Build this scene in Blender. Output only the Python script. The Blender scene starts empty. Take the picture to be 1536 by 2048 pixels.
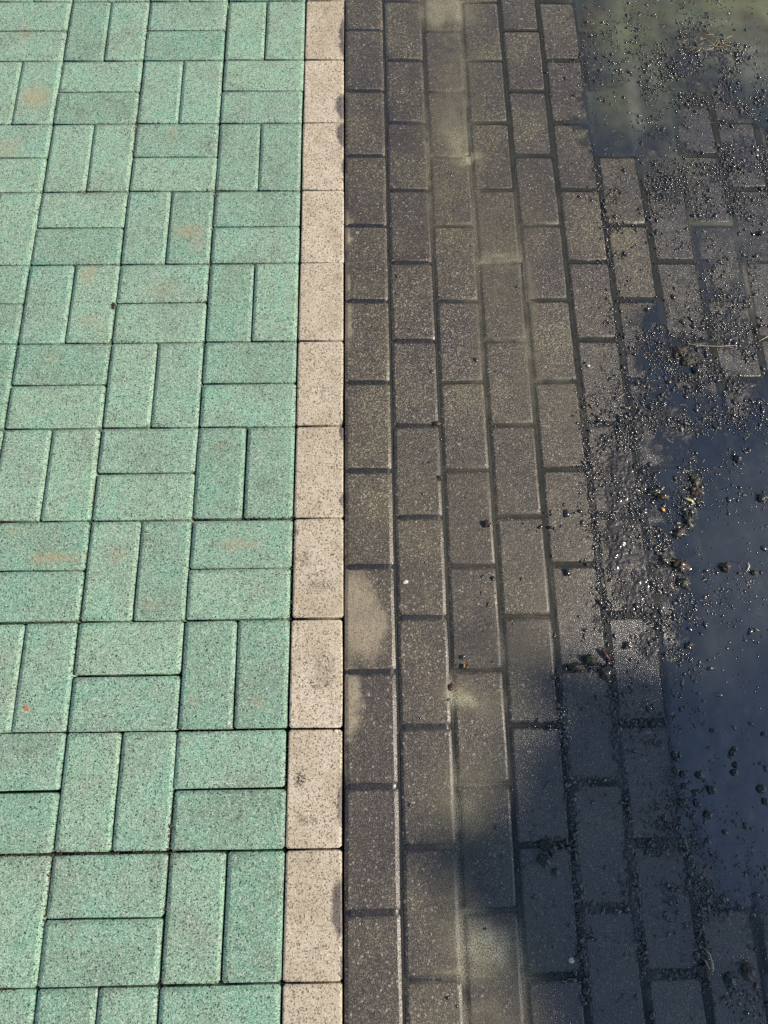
import bpy, math, random
import numpy as np
from mathutils import Matrix, Vector

random.seed(7); RNG = np.random.default_rng(7)
SC = bpy.context.scene
COL = SC.collection

# ------------------------------------------------------------------ camera
CAM_LOC = np.array([0.0612933660, 0.374621036, 1.35741063])
CAM_ROT = (0.311017154, -0.00900307096, -0.0155369191)
FPX = 1432.67                                  # focal length in pixels of a 1536 x 2048 frame
cam_d = bpy.data.cameras.new('camera'); cam = bpy.data.objects.new('camera', cam_d); COL.objects.link(cam)
cam.location = CAM_LOC; cam.rotation_euler = CAM_ROT
cam_d.sensor_fit = 'VERTICAL'; cam_d.sensor_height = 24.0; cam_d.lens = 24.0 * FPX / 2048
cam_d.clip_start = 0.05; cam_d.clip_end = 500
SC.camera = cam

# ------------------------------------------------------------------ sky, sun, exposure
SUN_EL, SUN_AZ = math.radians(38), math.radians(-9)     # azimuth measured from +X towards +Y
S = np.array([math.cos(SUN_EL) * math.cos(SUN_AZ), math.cos(SUN_EL) * math.sin(SUN_AZ), math.sin(SUN_EL)])
world = bpy.data.worlds.new('World'); SC.world = world; world.use_nodes = True
wt = world.node_tree; wt.nodes.clear()
wo = wt.nodes.new('ShaderNodeOutputWorld'); wb = wt.nodes.new('ShaderNodeBackground'); sk = wt.nodes.new('ShaderNodeTexSky')
sk.sky_type = 'NISHITA'; sk.sun_disc = False; sk.sun_elevation = SUN_EL
sk.sun_rotation = math.radians(90) - SUN_AZ; sk.air_density = 1.0; sk.dust_density = 0.4; sk.ozone_density = 2.0
wb.inputs['Strength'].default_value = 0.11
wt.links.new(sk.outputs[0], wb.inputs['Color']); wt.links.new(wb.outputs[0], wo.inputs['Surface'])
sun_d = bpy.data.lights.new('sun', 'SUN'); sun = bpy.data.objects.new('sun', sun_d); COL.objects.link(sun)
sun_d.energy = 5.0; sun_d.angle = math.radians(0.53); sun_d.color = (1.0, 0.90, 0.76)
sun.rotation_euler = Vector(S).to_track_quat('Z', 'Y').to_euler(); sun.location = (4, -1, 6)
vs = SC.view_settings; vs.view_transform = 'Standard'; vs.look = 'None'; vs.exposure = 0.0; vs.gamma = 1.0
vs.use_curve_mapping = False
SC.cycles.use_denoising = False
SC.cycles.max_bounces = 4; SC.cycles.diffuse_bounces = 2; SC.cycles.glossy_bounces = 2; SC.cycles.transparent_max_bounces = 12

# ------------------------------------------------------------------ helpers
def rotm(rx, ry, rz):
    return np.array(Matrix.Rotation(rz, 3, 'Z') @ Matrix.Rotation(ry, 3, 'Y') @ Matrix.Rotation(rx, 3, 'X'))
CM = rotm(*CAM_ROT)
def gp(px, py, z=0.0):
    """the point of the ground at height z that photograph pixel (px, py) shows"""
    d = CM @ np.array([(px - 768) / FPX, -(py - 1024) / FPX, -1.0])
    return CAM_LOC + d * ((z - CAM_LOC[2]) / d[2])
def gpe(px, py, rx, ry):
    c = gp(px, py)
    return c[0], c[1], abs(gp(px + rx, py)[0] - c[0]), abs(gp(px, py + ry)[1] - c[1])
def _hash(ix, iy, seed):
    h = (ix.astype(np.int64) * 374761393 + iy.astype(np.int64) * 668265263 + seed * 982451653) & 0x7fffffff
    h = ((h ^ (h >> 13)) * 1274126177) & 0x7fffffff
    return ((h ^ (h >> 16)) & 0xffff) / 65535.0
def vnoise(x, y, seed=0):
    x = np.asarray(x, float); y = np.asarray(y, float)
    ix = np.floor(x); iy = np.floor(y); fx = x - ix; fy = y - iy
    fx = fx * fx * (3 - 2 * fx); fy = fy * fy * (3 - 2 * fy)
    a = _hash(ix, iy, seed); b = _hash(ix + 1, iy, seed); c = _hash(ix, iy + 1, seed); d = _hash(ix + 1, iy + 1, seed)
    return (a * (1 - fx) + b * fx) * (1 - fy) + (c * (1 - fx) + d * fx) * fy
def fbm(x, y, seed=0, oct=4):
    t = 0; a = .5; n = 0
    for o in range(oct):
        t = t + a * vnoise(x * 2 ** o, y * 2 ** o, seed + o * 17); n += a; a *= .55
    return t / n
def sstep(a, b, x):
    t = np.clip((x - a) / (b - a), 0, 1); return t * t * (3 - 2 * t)

class NT:
    """small node-building helper"""
    def __init__(s, name):
        s.m = bpy.data.materials.new(name); s.m.use_nodes = True; s.t = s.m.node_tree; s.t.nodes.clear()
        s.out = s.n('ShaderNodeOutputMaterial'); s._pos = None
    def n(s, typ, **kw):
        nd = s.t.nodes.new(typ)
        for k, v in kw.items(): setattr(nd, k, v)
        return nd
    def put(s, sock, v):
        if hasattr(v, 'is_linked') or isinstance(v, bpy.types.NodeSocket): s.t.links.new(v, sock)
        elif isinstance(v, (tuple, list)) and len(v) == 3 and sock.type == 'RGBA': sock.default_value = (*v, 1)
        else: sock.default_value = v
    def pos(s):
        if s._pos is None: s._pos = s.n('ShaderNodeNewGeometry').outputs['Position']
        return s._pos
    def math(s, op, a, b=0.0, c=None, clamp=False):
        nd = s.n('ShaderNodeMath', operation=op, use_clamp=clamp); s.put(nd.inputs[0], a); s.put(nd.inputs[1], b)
        if c is not None: s.put(nd.inputs[2], c)
        return nd.outputs[0]
    def vmath(s, op, a, b):
        nd = s.n('ShaderNodeVectorMath', operation=op); s.put(nd.inputs[0], a); s.put(nd.inputs[1], b); return nd.outputs['Vector'] if op != 'LENGTH' else nd.outputs['Value']
    def noise(s, scale, detail=2.0, rough=.5, vec=None, off=None, col=False):
        nd = s.n('ShaderNodeTexNoise', noise_dimensions='2D'); nd.inputs['Scale'].default_value = scale; nd.inputs['Detail'].default_value = detail
        nd.inputs['Roughness'].default_value = rough
        v = vec or s.pos()
        if off: v = s.vmath('ADD', v, off)
        s.put(nd.inputs['Vector'], v); return nd.outputs['Color' if col else 'Fac']
    def voro(s, scale, feature='F1', out='Color', rnd=1.0, off=None):
        nd = s.n('ShaderNodeTexVoronoi', feature=feature, voronoi_dimensions='2D'); nd.inputs['Scale'].default_value = scale; nd.inputs['Randomness'].default_value = rnd
        v = s.pos()
        if off: v = s.vmath('ADD', v, off)
        s.put(nd.inputs['Vector'], v); return nd.outputs[out]
    def ramp(s, fac, stops, interp='LINEAR'):
        nd = s.n('ShaderNodeValToRGB'); r = nd.color_ramp; r.interpolation = interp
        while len(r.elements) < len(stops): r.elements.new(.5)
        for e, (p, c) in zip(r.elements, stops): e.position = p; e.color = (*c, 1) if len(c) == 3 else c
        s.put(nd.inputs[0], fac); return nd.outputs[0]
    def mix(s, fac, a, b, mode='MIX'):
        nd = s.n('ShaderNodeMix', data_type='RGBA', blend_type=mode); s.put(nd.inputs[0], fac); s.put(nd.inputs[6], a); s.put(nd.inputs[7], b); return nd.outputs[2]
    def mapr(s, v, a, b, c=0.0, d=1.0, smooth=True):
        nd = s.n('ShaderNodeMapRange', interpolation_type='SMOOTHSTEP' if smooth else 'LINEAR')
        for k, x in zip(('Value', 'From Min', 'From Max', 'To Min', 'To Max'), (v, a, b, c, d)): s.put(nd.inputs[k], x)
        return nd.outputs[0]
    def sepx(s, col):
        nd = s.n('ShaderNodeSeparateColor'); s.put(nd.inputs[0], col); return nd.outputs
    def bump(s, h, dist, strength=1.0, normal=None):
        nd = s.n('ShaderNodeBump'); nd.inputs['Strength'].default_value = strength; nd.inputs['Distance'].default_value = dist
        s.put(nd.inputs['Height'], h)
        if normal is not None: s.put(nd.inputs['Normal'], normal)
        return nd.outputs[0]
    def principled(s, **kw):
        nd = s.n('ShaderNodeBsdfPrincipled')
        for k, v in kw.items(): s.put(nd.inputs[k.replace('_', ' ')], v)
        return nd
    def surf(s, o): s.t.links.new(o, s.out.inputs['Surface']); return s.m
    def warped(s, amt=.012, scale=38.0):
        nz = s.noise(scale, 3, .6, col=True)
        return s.vmath('ADD', s.pos(), s.vmath('MULTIPLY', s.vmath('SUBTRACT', nz, (.5, .5, .5)), (amt, amt, 0)))
    def blobs(s, ells, soft=(.75, 1.05), amt=.012, scale=38.0):
        """union of stain shapes, each an uneven ellipse given in photograph pixels (cx, cy, rx, ry[, weight])"""
        w = s.warped(amt, scale); tot = None
        for e in ells:
            x, y, rx, ry = gpe(*e[:4]); wt_ = e[4] if len(e) > 4 else 1.0
            v = s.vmath('MULTIPLY', s.vmath('SUBTRACT', w, (x, y, 0)), (1 / rx, 1 / ry, 0))
            f = s.mapr(s.vmath('LENGTH', v, (0, 0, 0)), soft[0], soft[1], wt_, 0.0)
            tot = f if tot is None else s.math('MAXIMUM', tot, f)
        return tot

def mesh_obj(name, verts, faces, mat, parent=None, smooth=False):
    me = bpy.data.meshes.new(name); me.from_pydata([tuple(v) for v in verts], [], [tuple(int(i) for i in f) for f in faces]); me.update()
    if smooth: me.polygons.foreach_set('use_smooth', [True] * len(me.polygons))
    me.materials.append(mat); o = bpy.data.objects.new(name, me); COL.objects.link(o); o.parent = parent
    return o
def fast_mesh(name, V, F, mat, parent=None, smooth=False):
    """numpy arrays, faces all of one size"""
    V = np.asarray(V, np.float32); F = np.asarray(F, np.int32); k = F.shape[1]
    me = bpy.data.meshes.new(name); me.vertices.add(len(V)); me.vertices.foreach_set('co', V.ravel())
    me.loops.add(F.size); me.loops.foreach_set('vertex_index', F.ravel())
    me.polygons.add(len(F)); me.polygons.foreach_set('loop_start', np.arange(0, F.size, k, dtype=np.int32))
    me.polygons.foreach_set('use_smooth', np.full(len(F), smooth)); me.update(calc_edges=True); me.validate()
    me.materials.append(mat); o = bpy.data.objects.new(name, me); COL.objects.link(o); o.parent = parent
    return o
def tag(o, label, cat, group=None):
    o['label'] = label; o['category'] = cat
    if group: o['group'] = group
    return o
def kind(o, k): o['kind'] = k; return o

# ------------------------------------------------------------------ wet / dry outline at the border
WET_ON_BEIGE = [(691, 75, 15, 50), (691, 214, 25, 32), (692, 268, 22, 30), (692, 340, 9, 50), (692, 862, 17, 26), (692, 1000, 12, 30),
                (694, 1600, 20, 90), (696, 1680, 14, 60), (694, 1812, 36, 75), (692, 1920, 12, 60), (694, 30, 10, 40)]
DRY_ON_DARK = [(688, 350, 11, 28), (688, 465, 18, 60), (686, 560, 16, 55), (685, 650, 24, 62), (686, 1085, 9, 50), (700, 1225, 72, 112), (735, 1255, 48, 78),
               (690, 1400, 42, 90), (686, 1480, 12, 90), (686, 770, 6, 40)]

# ------------------------------------------------------------------ paver materials
def mat_green():
    t = NT('green_paver')
    ob = t.n('ShaderNodeObjectInfo').outputs['Random']
    g = t.sepx(t.voro(760)); g2 = t.sepx(t.voro(470, off=(3.1, 1.7, 0)))
    big = t.noise(9, 4, .6); mid = t.noise(34, 3, .6, off=(5, 2, 0))
    base = t.ramp(big, [(.28, (.245, .36, .262)), (.5, (.275, .445, .318)), (.72, (.247, .46, .328))])
    base = t.mix(t.mapr(mid, .45, .75, 0, .5), base, (.30, .39, .30))
    base = t.mix(1.0, base, t.ramp(ob, [(0, (.86, .89, .87)), (.5, (1, 1, 1)), (1, (1.10, 1.06, 1.02))]), 'MULTIPLY')
    base = t.mix(1.0, base, t.ramp(g[0], [(0, (.25, .28, .27)), (.12, (.50, .53, .52)), (.3, (.84, .86, .85)), (.6, (1.0, 1.0, 1.0)), (.82, (1.28, 1.18, 1.2)), (1, (2.1, 1.65, 1.8))]), 'MULTIPLY')
    base = t.mix(t.mapr(g2[1], .93, .95), base, (.52, .58, .50))
    base = t.mix(t.mapr(g2[2], .945, .965), base, (.05, .075, .058))
    tan = t.blobs([(72, 193, 38, 30, .75), (378, 462, 42, 16, .6), (110, 1116, 70, 16, .7), (28, 1060, 20, 12, .4), (480, 1090, 55, 14, .55), (235, 1110, 22, 22, .35), (15, 295, 40, 24, .45),
                   (345, 265, 14, 26, .4), (50, 65, 16, 30, .3), (178, 548, 20, 30, .5), (180, 640, 40, 20, .3), (395, 480, 18, 40, .35), (300, 1210, 22, 14, .4), (620, 560, 15, 30, .3),
                   (515, 1405, 22, 18, .35), (385, 1400, 12, 22, .35), (320, 580, 60, 24, .25), (435, 895, 22, 12, .25), (105, 715, 20, 14, .4)], soft=(.2, 1.15), amt=.03, scale=60)
    base = t.mix(t.math('MULTIPLY', tan, t.mapr(g[1], .1, .8, .45, 1.0)), base, (.46, .35, .20))
    dirt = t.math('MULTIPLY', t.mapr(t.noise(26, 5, .7, off=(1, 9, 0)), .60, .78), t.mapr(g2[0], .25, .75))
    base = t.mix(t.math('MULTIPLY', dirt, .75), base, (.10, .085, .06))
    h = t.math('ADD', t.math('MULTIPLY', t.noise(700, 2, .6), .6), t.math('MULTIPLY', g[0], .5))
    b = t.bump(h, .0011, .8, t.bump(t.noise(70, 2), .0018, .5))
    p = t.principled(Base_Color=base, Roughness=.78, Normal=b); p.inputs['Specular IOR Level'].default_value = .35
    return t.surf(p.outputs[0])

def mat_beige():
    t = NT('beige_paver')
    ob = t.n('ShaderNodeObjectInfo').outputs['Random']
    g = t.sepx(t.voro(560)); g2 = t.sepx(t.voro(450, off=(7, 2, 0)))
    big = t.noise(12, 4, .6)
    base = t.ramp(big, [(.3, (.55, .46, .33)), (.6, (.66, .57, .44)), (.75, (.67, .56, .44))])
    base = t.mix(1.0, base, t.ramp(ob, [(0, (.93, .92, .90)), (1, (1.04, 1.03, 1.03))]), 'MULTIPLY')
    base = t.mix(1.0, base, t.ramp(g[0], [(0, (.45, .42, .38)), (.10, (.66, .63, .6)), (.25, (.92, .92, .9)), (.8, (1.05, 1.05, 1.05)), (1, (1.25, 1.28, 1.3))]), 'MULTIPLY')
    base = t.mix(t.mapr(g2[1], .89, .93), base, (.19, .14, .095))
    dirt = t.math('MULTIPLY', t.mapr(t.noise(30, 5, .7, off=(1, 3, 0)), .58, .74), t.mapr(g2[0], .2, .7))
    base = t.mix(t.math('MULTIPLY', dirt, .7), base, (.12, .10, .055))
    mud = t.math('MULTIPLY', t.blobs([(600, 1558, 15, 20), (655, 1370, 12, 10, .7), (590, 1060, 8, 14, .6), (610, 1120, 14, 20, .5), (640, 1170, 40, 16, .45), (645, 1335, 30, 60, .35), (615, 1640, 26, 12, .5)], soft=(.3, 1.1), amt=.018, scale=130), t.mapr(g[1], .15, .45))
    base = t.mix(mud, base, (.045, .034, .022))
    wet = t.blobs(WET_ON_BEIGE, soft=(.66, 1.02), amt=.020)
    base = t.mix(wet, base, t.mix(1.0, base, (.30, .29, .33), 'MULTIPLY'))
    h = t.math('ADD', t.noise(620, 2, .6), t.math('MULTIPLY', g[0], .5))
    b = t.bump(h, .0009, .8, t.bump(t.noise(70, 2), .0015, .5))
    p = t.principled(Base_Color=base, Roughness=t.mapr(wet, 0, 1, .8, .35), Normal=b); p.inputs['Specular IOR Level'].default_value = .4
    return t.surf(p.outputs[0])

def mat_dark():
    t = NT('dark_paver')
    ob = t.n('ShaderNodeObjectInfo').outputs['Random']
    g = t.sepx(t.voro(560)); g2 = t.sepx(t.voro(330, off=(2, 8, 0)))
    big = t.noise(7, 4, .6)
    wetc = t.ramp(big, [(.3, (.062, .047, .035)), (.5, (.081, .065, .044)), (.7, (.107, .091, .054))])
    wetc = t.mix(1.0, wetc, t.ramp(ob, [(0, (.82, .80, .84)), (.5, (1, 1, 1)), (1, (1.14, 1.15, 1.08))]), 'MULTIPLY')
    wetc = t.mix(1.0, wetc, t.ramp(g[0], [(0, (.30, .28, .27)), (.25, (.72, .72, .70)), (.6, (1, 1, 1)), (.85, (1.6, 1.55, 1.45)), (1, (4.0, 3.8, 3.4))]), 'MULTIPLY')
    wetc = t.mix(t.mapr(g2[1], .977, .985), wetc, (.36, .32, .27))
    soak = t.blobs([(1260, 1700, 330, 480), (1400, 1300, 330, 260), (1420, 900, 270, 420), (1480, 400, 250, 420, .8), (1320, 2000, 330, 300)], soft=(.45, 1.1), amt=.08, scale=9)
    wetc = t.mix(soak, wetc, t.mix(1.0, t.mix(.35, wetc, (.075, .062, .05)), (.64, .66, .72), 'MULTIPLY'))
    dryc = t.ramp(t.noise(16, 3, .6), [(.3, (.30, .25, .175)), (.7, (.40, .335, .235))])
    dryc = t.mix(1.0, dryc, t.ramp(g[0], [(0, (.45, .43, .4)), (.2, (.85, .85, .85)), (1, (1.15, 1.15, 1.15))]), 'MULTIPLY')
    dry = t.blobs(DRY_ON_DARK, soft=(.5, 1.03), amt=.034, scale=34)
    base = t.mix(dry, wetc, dryc)
    h = t.math('ADD', t.noise(520, 2, .6), t.math('MULTIPLY', g[0], .7))
    b = t.bump(h, .0013, .9, t.bump(t.noise(60, 2), .0018, .5)); cn = t.bump(h, .0013, .9); t.put(cn.node.inputs['Strength'], t.mapr(soak, 0, 1, .45, .50))
    p = t.principled(Base_Color=base, Roughness=t.mapr(dry, 0, 1, .5, .85), Normal=b, Coat_Weight=t.math('SUBTRACT', .75, t.math('MULTIPLY', dry, .75)))
    t.put(p.inputs['Coat IOR'], t.mapr(soak, 0, 1, 1.62, 1.85)); t.put(p.inputs['Coat Roughness'], t.mapr(soak, 0, 1, .27, .20)); t.put(p.inputs['Coat Normal'], cn)
    return t.surf(p.outputs[0])
M_GREEN, M_BEIGE, M_DARK = mat_green(), mat_beige(), mat_dark()

def simple(name, c1, c2, scale=300.0, rough=.5, coat=0.0, bump=.0005, spec=.5):
    t = NT(name); nz = t.noise(scale, 3, .6)
    b = t.bump(nz, bump, .8)
    p = t.principled(Base_Color=t.ramp(nz, [(.3, c1), (.7, c2)]), Roughness=rough, Normal=b, Coat_Weight=coat)
    p.inputs['Coat Roughness'].default_value = .08; p.inputs['Specular IOR Level'].default_value = spec
    return t.surf(p.outputs[0])

# ------------------------------------------------------------------ ground
M_SAND = simple('joint_sand', (.05, .043, .035), (.11, .095, .075), 240, .85, bump=.001)
g_ = mesh_obj('ground', [(-150, -150, -.05), (150, -150, -.05), (150, 150, -.05), (-150, 150, -.05)], [(0, 1, 2, 3)], M_SAND); kind(g_, 'structure')

# ------------------------------------------------------------------ pavers
def paver_mesh(name, L, W, cw, ch, mat, seed, inset=.0016, depth=.046, tl=(.72, .30)):
    """a paver of length L along Y and width W along X, origin at the middle of its top; uneven chamfered edges"""
    r = random.Random(seed); hx, hy = W / 2 - inset, L / 2 - inset; cr = .004
    ring = []                                     # (x, y, nx, ny)
    def side(ax, ay, bx, by, n, nx, ny):
        for k in range(1, n + 1): ring.append((ax + (bx - ax) * k / (n + 1), ay + (by - ay) * k / (n + 1), nx, ny))
    q = math.sqrt(.5)
    ring += [(hx, -hy + cr, 1, -.3)]; side(hx, -hy, hx, hy, 2, 1, 0); ring += [(hx, hy - cr, 1, .3), (hx - cr, hy, .3, 1)]
    side(hx, hy, -hx, hy, 1, 0, 1); ring += [(-hx + cr, hy, -.3, 1), (-hx, hy - cr, -1, .3)]
    side(-hx, hy, -hx, -hy, 2, -1, 0); ring += [(-hx, -hy + cr, -1, -.3), (-hx + cr, -hy, -.3, -1)]
    side(-hx, -hy, hx, -hy, 1, 0, -1); ring += [(hx - cr, -hy, .3, -1)]
    n = len(ring); V = []; N = []
    for (x, y, nx, ny) in ring: V.append((x, y, -depth)); N.append((nx, ny, .0))
    for (x, y, nx, ny) in ring:
        j = r.uniform(-.0009, .0003); V.append((x + nx * j, y + ny * j, -ch + r.uniform(-.0004, .0004))); N.append((nx * .8, ny * .8, .6))
    for (x, y, nx, ny) in ring:
        j = cw + r.uniform(-.0011, .0011); sx = max(0, 1 - j / hx); sy = max(0, 1 - j / hy)
        V.append((x * sx, y * sy, 0)); N.append((0, 0, 1))
    F = []
    for b in (0, 1):
        for k in range(n): F.append((b * n + k, b * n + (k + 1) % n, (b + 1) * n + (k + 1) % n, (b + 1) * n + k))
    F.append(tuple(range(2 * n, 3 * n)))
    me = bpy.data.meshes.new(name); me.from_pydata(V, [], F); me.update()
    me.polygons.foreach_set('use_smooth', [True] * len(me.polygons))
    LN = []
    for pi, p in enumerate(me.polygons):
        for vi in p.vertices:
            x, y, nx, ny = ring[vi % n]; b = vi // n
            LN.append(Vector((nx, ny, 0)).normalized() if pi < n else Vector((0, 0, 1)) if pi == 2 * n else Vector((nx * tl[b - 1], ny * tl[b - 1], 1)).normalized())
    me.normals_split_custom_set(LN)
    me.materials.append(mat); return me
def empty_structure(name, loc=(0, 0, 0)):
    o = bpy.data.objects.new(name, None); COL.objects.link(o); o.location = loc; o.empty_display_size = .1; return kind(o, 'structure')
def put_paver(name, me, x, y, z, rz, rx, ry, parent):
    o = bpy.data.objects.new(name, me); COL.objects.link(o); o.parent = parent
    o.location = (x, y, z); o.rotation_euler = (rx, ry, rz); return o
def rest_mesh(name, cells, mat, parent, cw=.005, ch=.003):
    """the pavers further off, joined: cells of (x0, y0, x1, y1, z)"""
    C = np.array(cells, float); i = .001; V = []; 
    x0, y0, x1, y1, z = C[:, 0] + i, C[:, 1] + i, C[:, 2] - i, C[:, 3] - i, C[:, 4]
    def lay(k, dz): return np.stack([np.stack([x0 + k, y0 + k, z + dz], 1), np.stack([x1 - k, y0 + k, z + dz], 1), np.stack([x1 - k, y1 - k, z + dz], 1), np.stack([x0 + k, y1 - k, z + dz], 1)], 1)
    V = np.concatenate([lay(0, -.04), lay(0, -ch), lay(cw, 0)], 1).reshape(-1, 3)
    f = []
    for b in (0, 4):
        for k in range(4): f.append((b + k, b + (k + 1) % 4, b + 4 + (k + 1) % 4, b + 4 + k))
    f.append((8, 9, 10, 11)); F = (np.array(f)[None] + (np.arange(len(C)) * 12)[:, None, None]).reshape(-1, 4)
    return kind(fast_mesh(name, V, F, mat, parent), 'stuff')

# green basket weave
GP = empty_structure('green_pavement')
gm = [paver_mesh('green_paver_mesh', .2, .1, .0075, .0026, M_GREEN, 100 + k, tl=(.72, .34)) for k in range(8)]
rr = random.Random(3); rest = []
for i in range(0, 20):
    for k in range(-14, 26):
        X0, Y0 = -.3 - .2 * i, .2 * k; vert = (i + k) % 2 == 0; near = i < 7 and -2 <= k <= 12
        for h in (0, 1):
            if vert: x, y, rz = X0 + .05 + .1 * h, Y0 + .1, 0
            else: x, y, rz = X0 + .1, Y0 + .05 + .1 * h, math.pi / 2
            if near:
                put_paver('paver', rr.choice(gm), x + rr.gauss(0, .0005), y + rr.gauss(0, .0005), rr.gauss(0, .0005), rz + rr.choice((0, math.pi)) + rr.gauss(0, .0018), rr.gauss(0, .003), rr.gauss(0, .004), GP)
            else:
                hx, hy = (.05, .1) if vert else (.1, .05); rest.append((x - hx, y - hy, x + hx, y + hy, rr.gauss(0, .0006)))
rest_mesh('distant_pavers', rest, M_GREEN, GP)

# beige border course
BP = empty_structure('beige_border_course')
bm_ = [paver_mesh('beige_paver_mesh', .2, .1, .0035, .002, M_BEIGE, 200 + k) for k in range(6)]
rest = []
for k in range(-14, 26):
    if -2 <= k <= 12: put_paver('paver', rr.choice(bm_), -.05 + rr.gauss(0, .0006), .2 * k + .1 + rr.gauss(0, .0008), rr.gauss(.0003, .0004), rr.choice((0, math.pi)) + rr.gauss(0, .002), rr.gauss(0, .003), rr.gauss(0, .004), BP)
    else: rest.append((-.1, .2 * k, 0, .2 * k + .2, 0))
rest_mesh('distant_pavers', rest, M_BEIGE, BP)

# dark running bond, sagging to the right where the puddle stands
ZW = -.0060                                        # water level
CTRL = [  # photograph pixel -> water depth over the paver tops, millimetres (negative: dry above water)
    (690, 60, -6.5), (690, 700, -6.5), (690, 1300, -6.5), (690, 1900, -6.5), (780, 60, -4.6), (780, 500, -4.8), (780, 1000, -5.0), (780, 1500, -5.2), (780, 2000, -5.2),
    (880, 60, -2.6), (880, 300, -2.4), (880, 700, -3.0), (880, 1100, -3.4), (880, 1500, -3.2), (880, 2000, -3.2), (980, 100, -2.0), (980, 500, -2.1), (980, 900, -2.4), (980, 1300, -2.4), (980, 1700, -2.3), (980, 2000, -2.4),
    (1080, 100, -1.9), (1080, 500, -2.0), (1080, 900, -1.9), (1080, 1300, -1.8), (1090, 1700, -1.8), (1090, 2000, -1.9),
    (1120, 60, -.9), (1170, 150, .1), (1150, 400, -1.4), (1190, 700, -1.2), (1170, 1000, -1.0), (1180, 1250, -.9), (1200, 1600, -1.0), (1200, 1900, -1.2),
    (1230, 60, 2.5), (1260, 150, 2.6), (1245, 250, 2.0), (1310, 260, 1.0), (1330, 330, .8), (1400, 120, .8), (1400, 30, 2.5), (1500, 40, 5.0), (1530, 150, 3.5), (1480, 190, .8), (1390, 260, .1), (1470, 270, -.3), (1530, 300, -.2),
    (1250, 380, -1.0), (1260, 470, -.9), (1330, 420, -.5), (1420, 400, .0), (1500, 440, .15), (1450, 520, .35), (1400, 540, .3), (1530, 560, .25), (1350, 560, .0), (1270, 600, -.3), (1330, 650, .7), (1300, 730, .8), (1470, 640, -.3), (1500, 720, -.3),
    (1390, 760, .5), (1250, 800, -.1), (1300, 900, .1), (1230, 930, -.5), (1310, 970, 1.1), (1370, 900, .7), (1450, 850, .9), (1530, 800, 1.0), (1530, 950, 2.5), (1430, 1000, 1.8), (1330, 1080, .5), (1240, 1120, -.4), (1300, 1180, .0), (1380, 1150, 1.2), (1500, 1150, 3.0),
    (1260, 1300, -.3), (1340, 1280, .3), (1420, 1300, 2.0), (1530, 1350, 4.0), (1300, 1400, -.2), (1370, 1420, 1.0), (1480, 1500, 3.5), (1330, 1550, .1), (1400, 1550, 1.4), (1420, 1650, 1.2), (1330, 1700, -.4), (1420, 1750, .2), (1500, 1720, 1.6),
    (1330, 1900, -.8), (1430, 1880, -.3), (1500, 1850, .2), (1530, 1800, 1.0), (1500, 1980, .0), (1400, 2030, -.6), (1620, 1900, 1.5), (1700, 1500, 5.0), (1700, 900, 4.0), (1700, 400, 2.0), (1700, 50, 5.0), (1620, 2100, 1.0)]
_c = np.array([[*gp(a, b)[:2], d] for a, b, d in CTRL])
def _tps(d2): return np.where(d2 > 1e-12, d2 * np.log(np.maximum(d2, 1e-12)), 0.0)
_n = len(_c); _A = np.zeros((_n + 3, _n + 3)); _A[:_n, :_n] = _tps(((_c[:, None, :2] - _c[None, :, :2]) ** 2).sum(2)) + np.eye(_n) * .008
_A[:_n, _n] = 1; _A[:_n, _n + 1:] = _c[:, :2]; _A[_n, :_n] = 1; _A[_n + 1:, :_n] = _c[:, :2].T
_w = np.linalg.solve(_A, np.concatenate([_c[:, 2], np.zeros(3)]))
def depth_mm(x, y):
    x = np.asarray(x, float); sh = x.shape; q = np.stack([x.ravel(), np.asarray(y, float).ravel()], 1); q = np.clip(q, [-.1, -.5], [1.6, 2.9])
    return np.clip(_tps(((q[:, None, :] - _c[None, :, :2]) ** 2).sum(2)) @ _w[:_n] + _w[_n] + q @ _w[_n + 1:], -6.5, 7).reshape(sh)
DP = empty_structure('dark_pavement')
CWD, CHD = .0066, .0040
dm = [paver_mesh('dark_paver_mesh', .2, .1, CWD, CHD, M_DARK, 300 + k, inset=.0024, tl=(.66, .38)) for k in range(8)]
NC, K0, K1 = 15, -4, 15
PZ = np.zeros((NC, K1 - K0)); PTX = np.zeros_like(PZ); PTY = np.zeros_like(PZ); rest = []
for c in range(0, 42):
    off = .1 if c % 2 == 0 else .0
    for k in range(-14, 26):
        x, y = .1 * c + .05, .2 * k + off + .1
        if c < NC and K0 <= k < K1:
            e = .04
            z = ZW - float(depth_mm(x, y)) * .001 + rr.gauss(0, .00012)
            sx = -float(depth_mm(x + e, y) - depth_mm(x - e, y)) * .001 / (2 * e); sy = -float(depth_mm(x, y + 2 * e) - depth_mm(x, y - 2 * e)) * .001 / (4 * e)
            sx = sx + rr.gauss(0, .0016); sy = sy + rr.gauss(0, .0012)
            if c == 0: z = -.0008 + rr.gauss(0, .0003); sx = -.012 + rr.gauss(0, .003)
            PZ[c, k - K0], PTX[c, k - K0], PTY[c, k - K0] = z, sx, sy
            flip = rr.choice((0, math.pi)); o = put_paver('paver', rr.choice(dm), x, y, z, 0, 0, 0, DP)
            nrm = Vector((-sx, -sy, 1)).normalized(); o.rotation_euler = (Vector((0, 0, 1)).rotation_difference(nrm).to_matrix() @ Matrix.Rotation(flip + rr.gauss(0, .0015), 3, 'Z')).to_euler()
        else: rest.append((x - .05, y - .1, x + .05, y + .1, -.007 - .0008 * rr.random()))
rest_mesh('distant_pavers', rest, M_DARK, DP)

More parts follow.
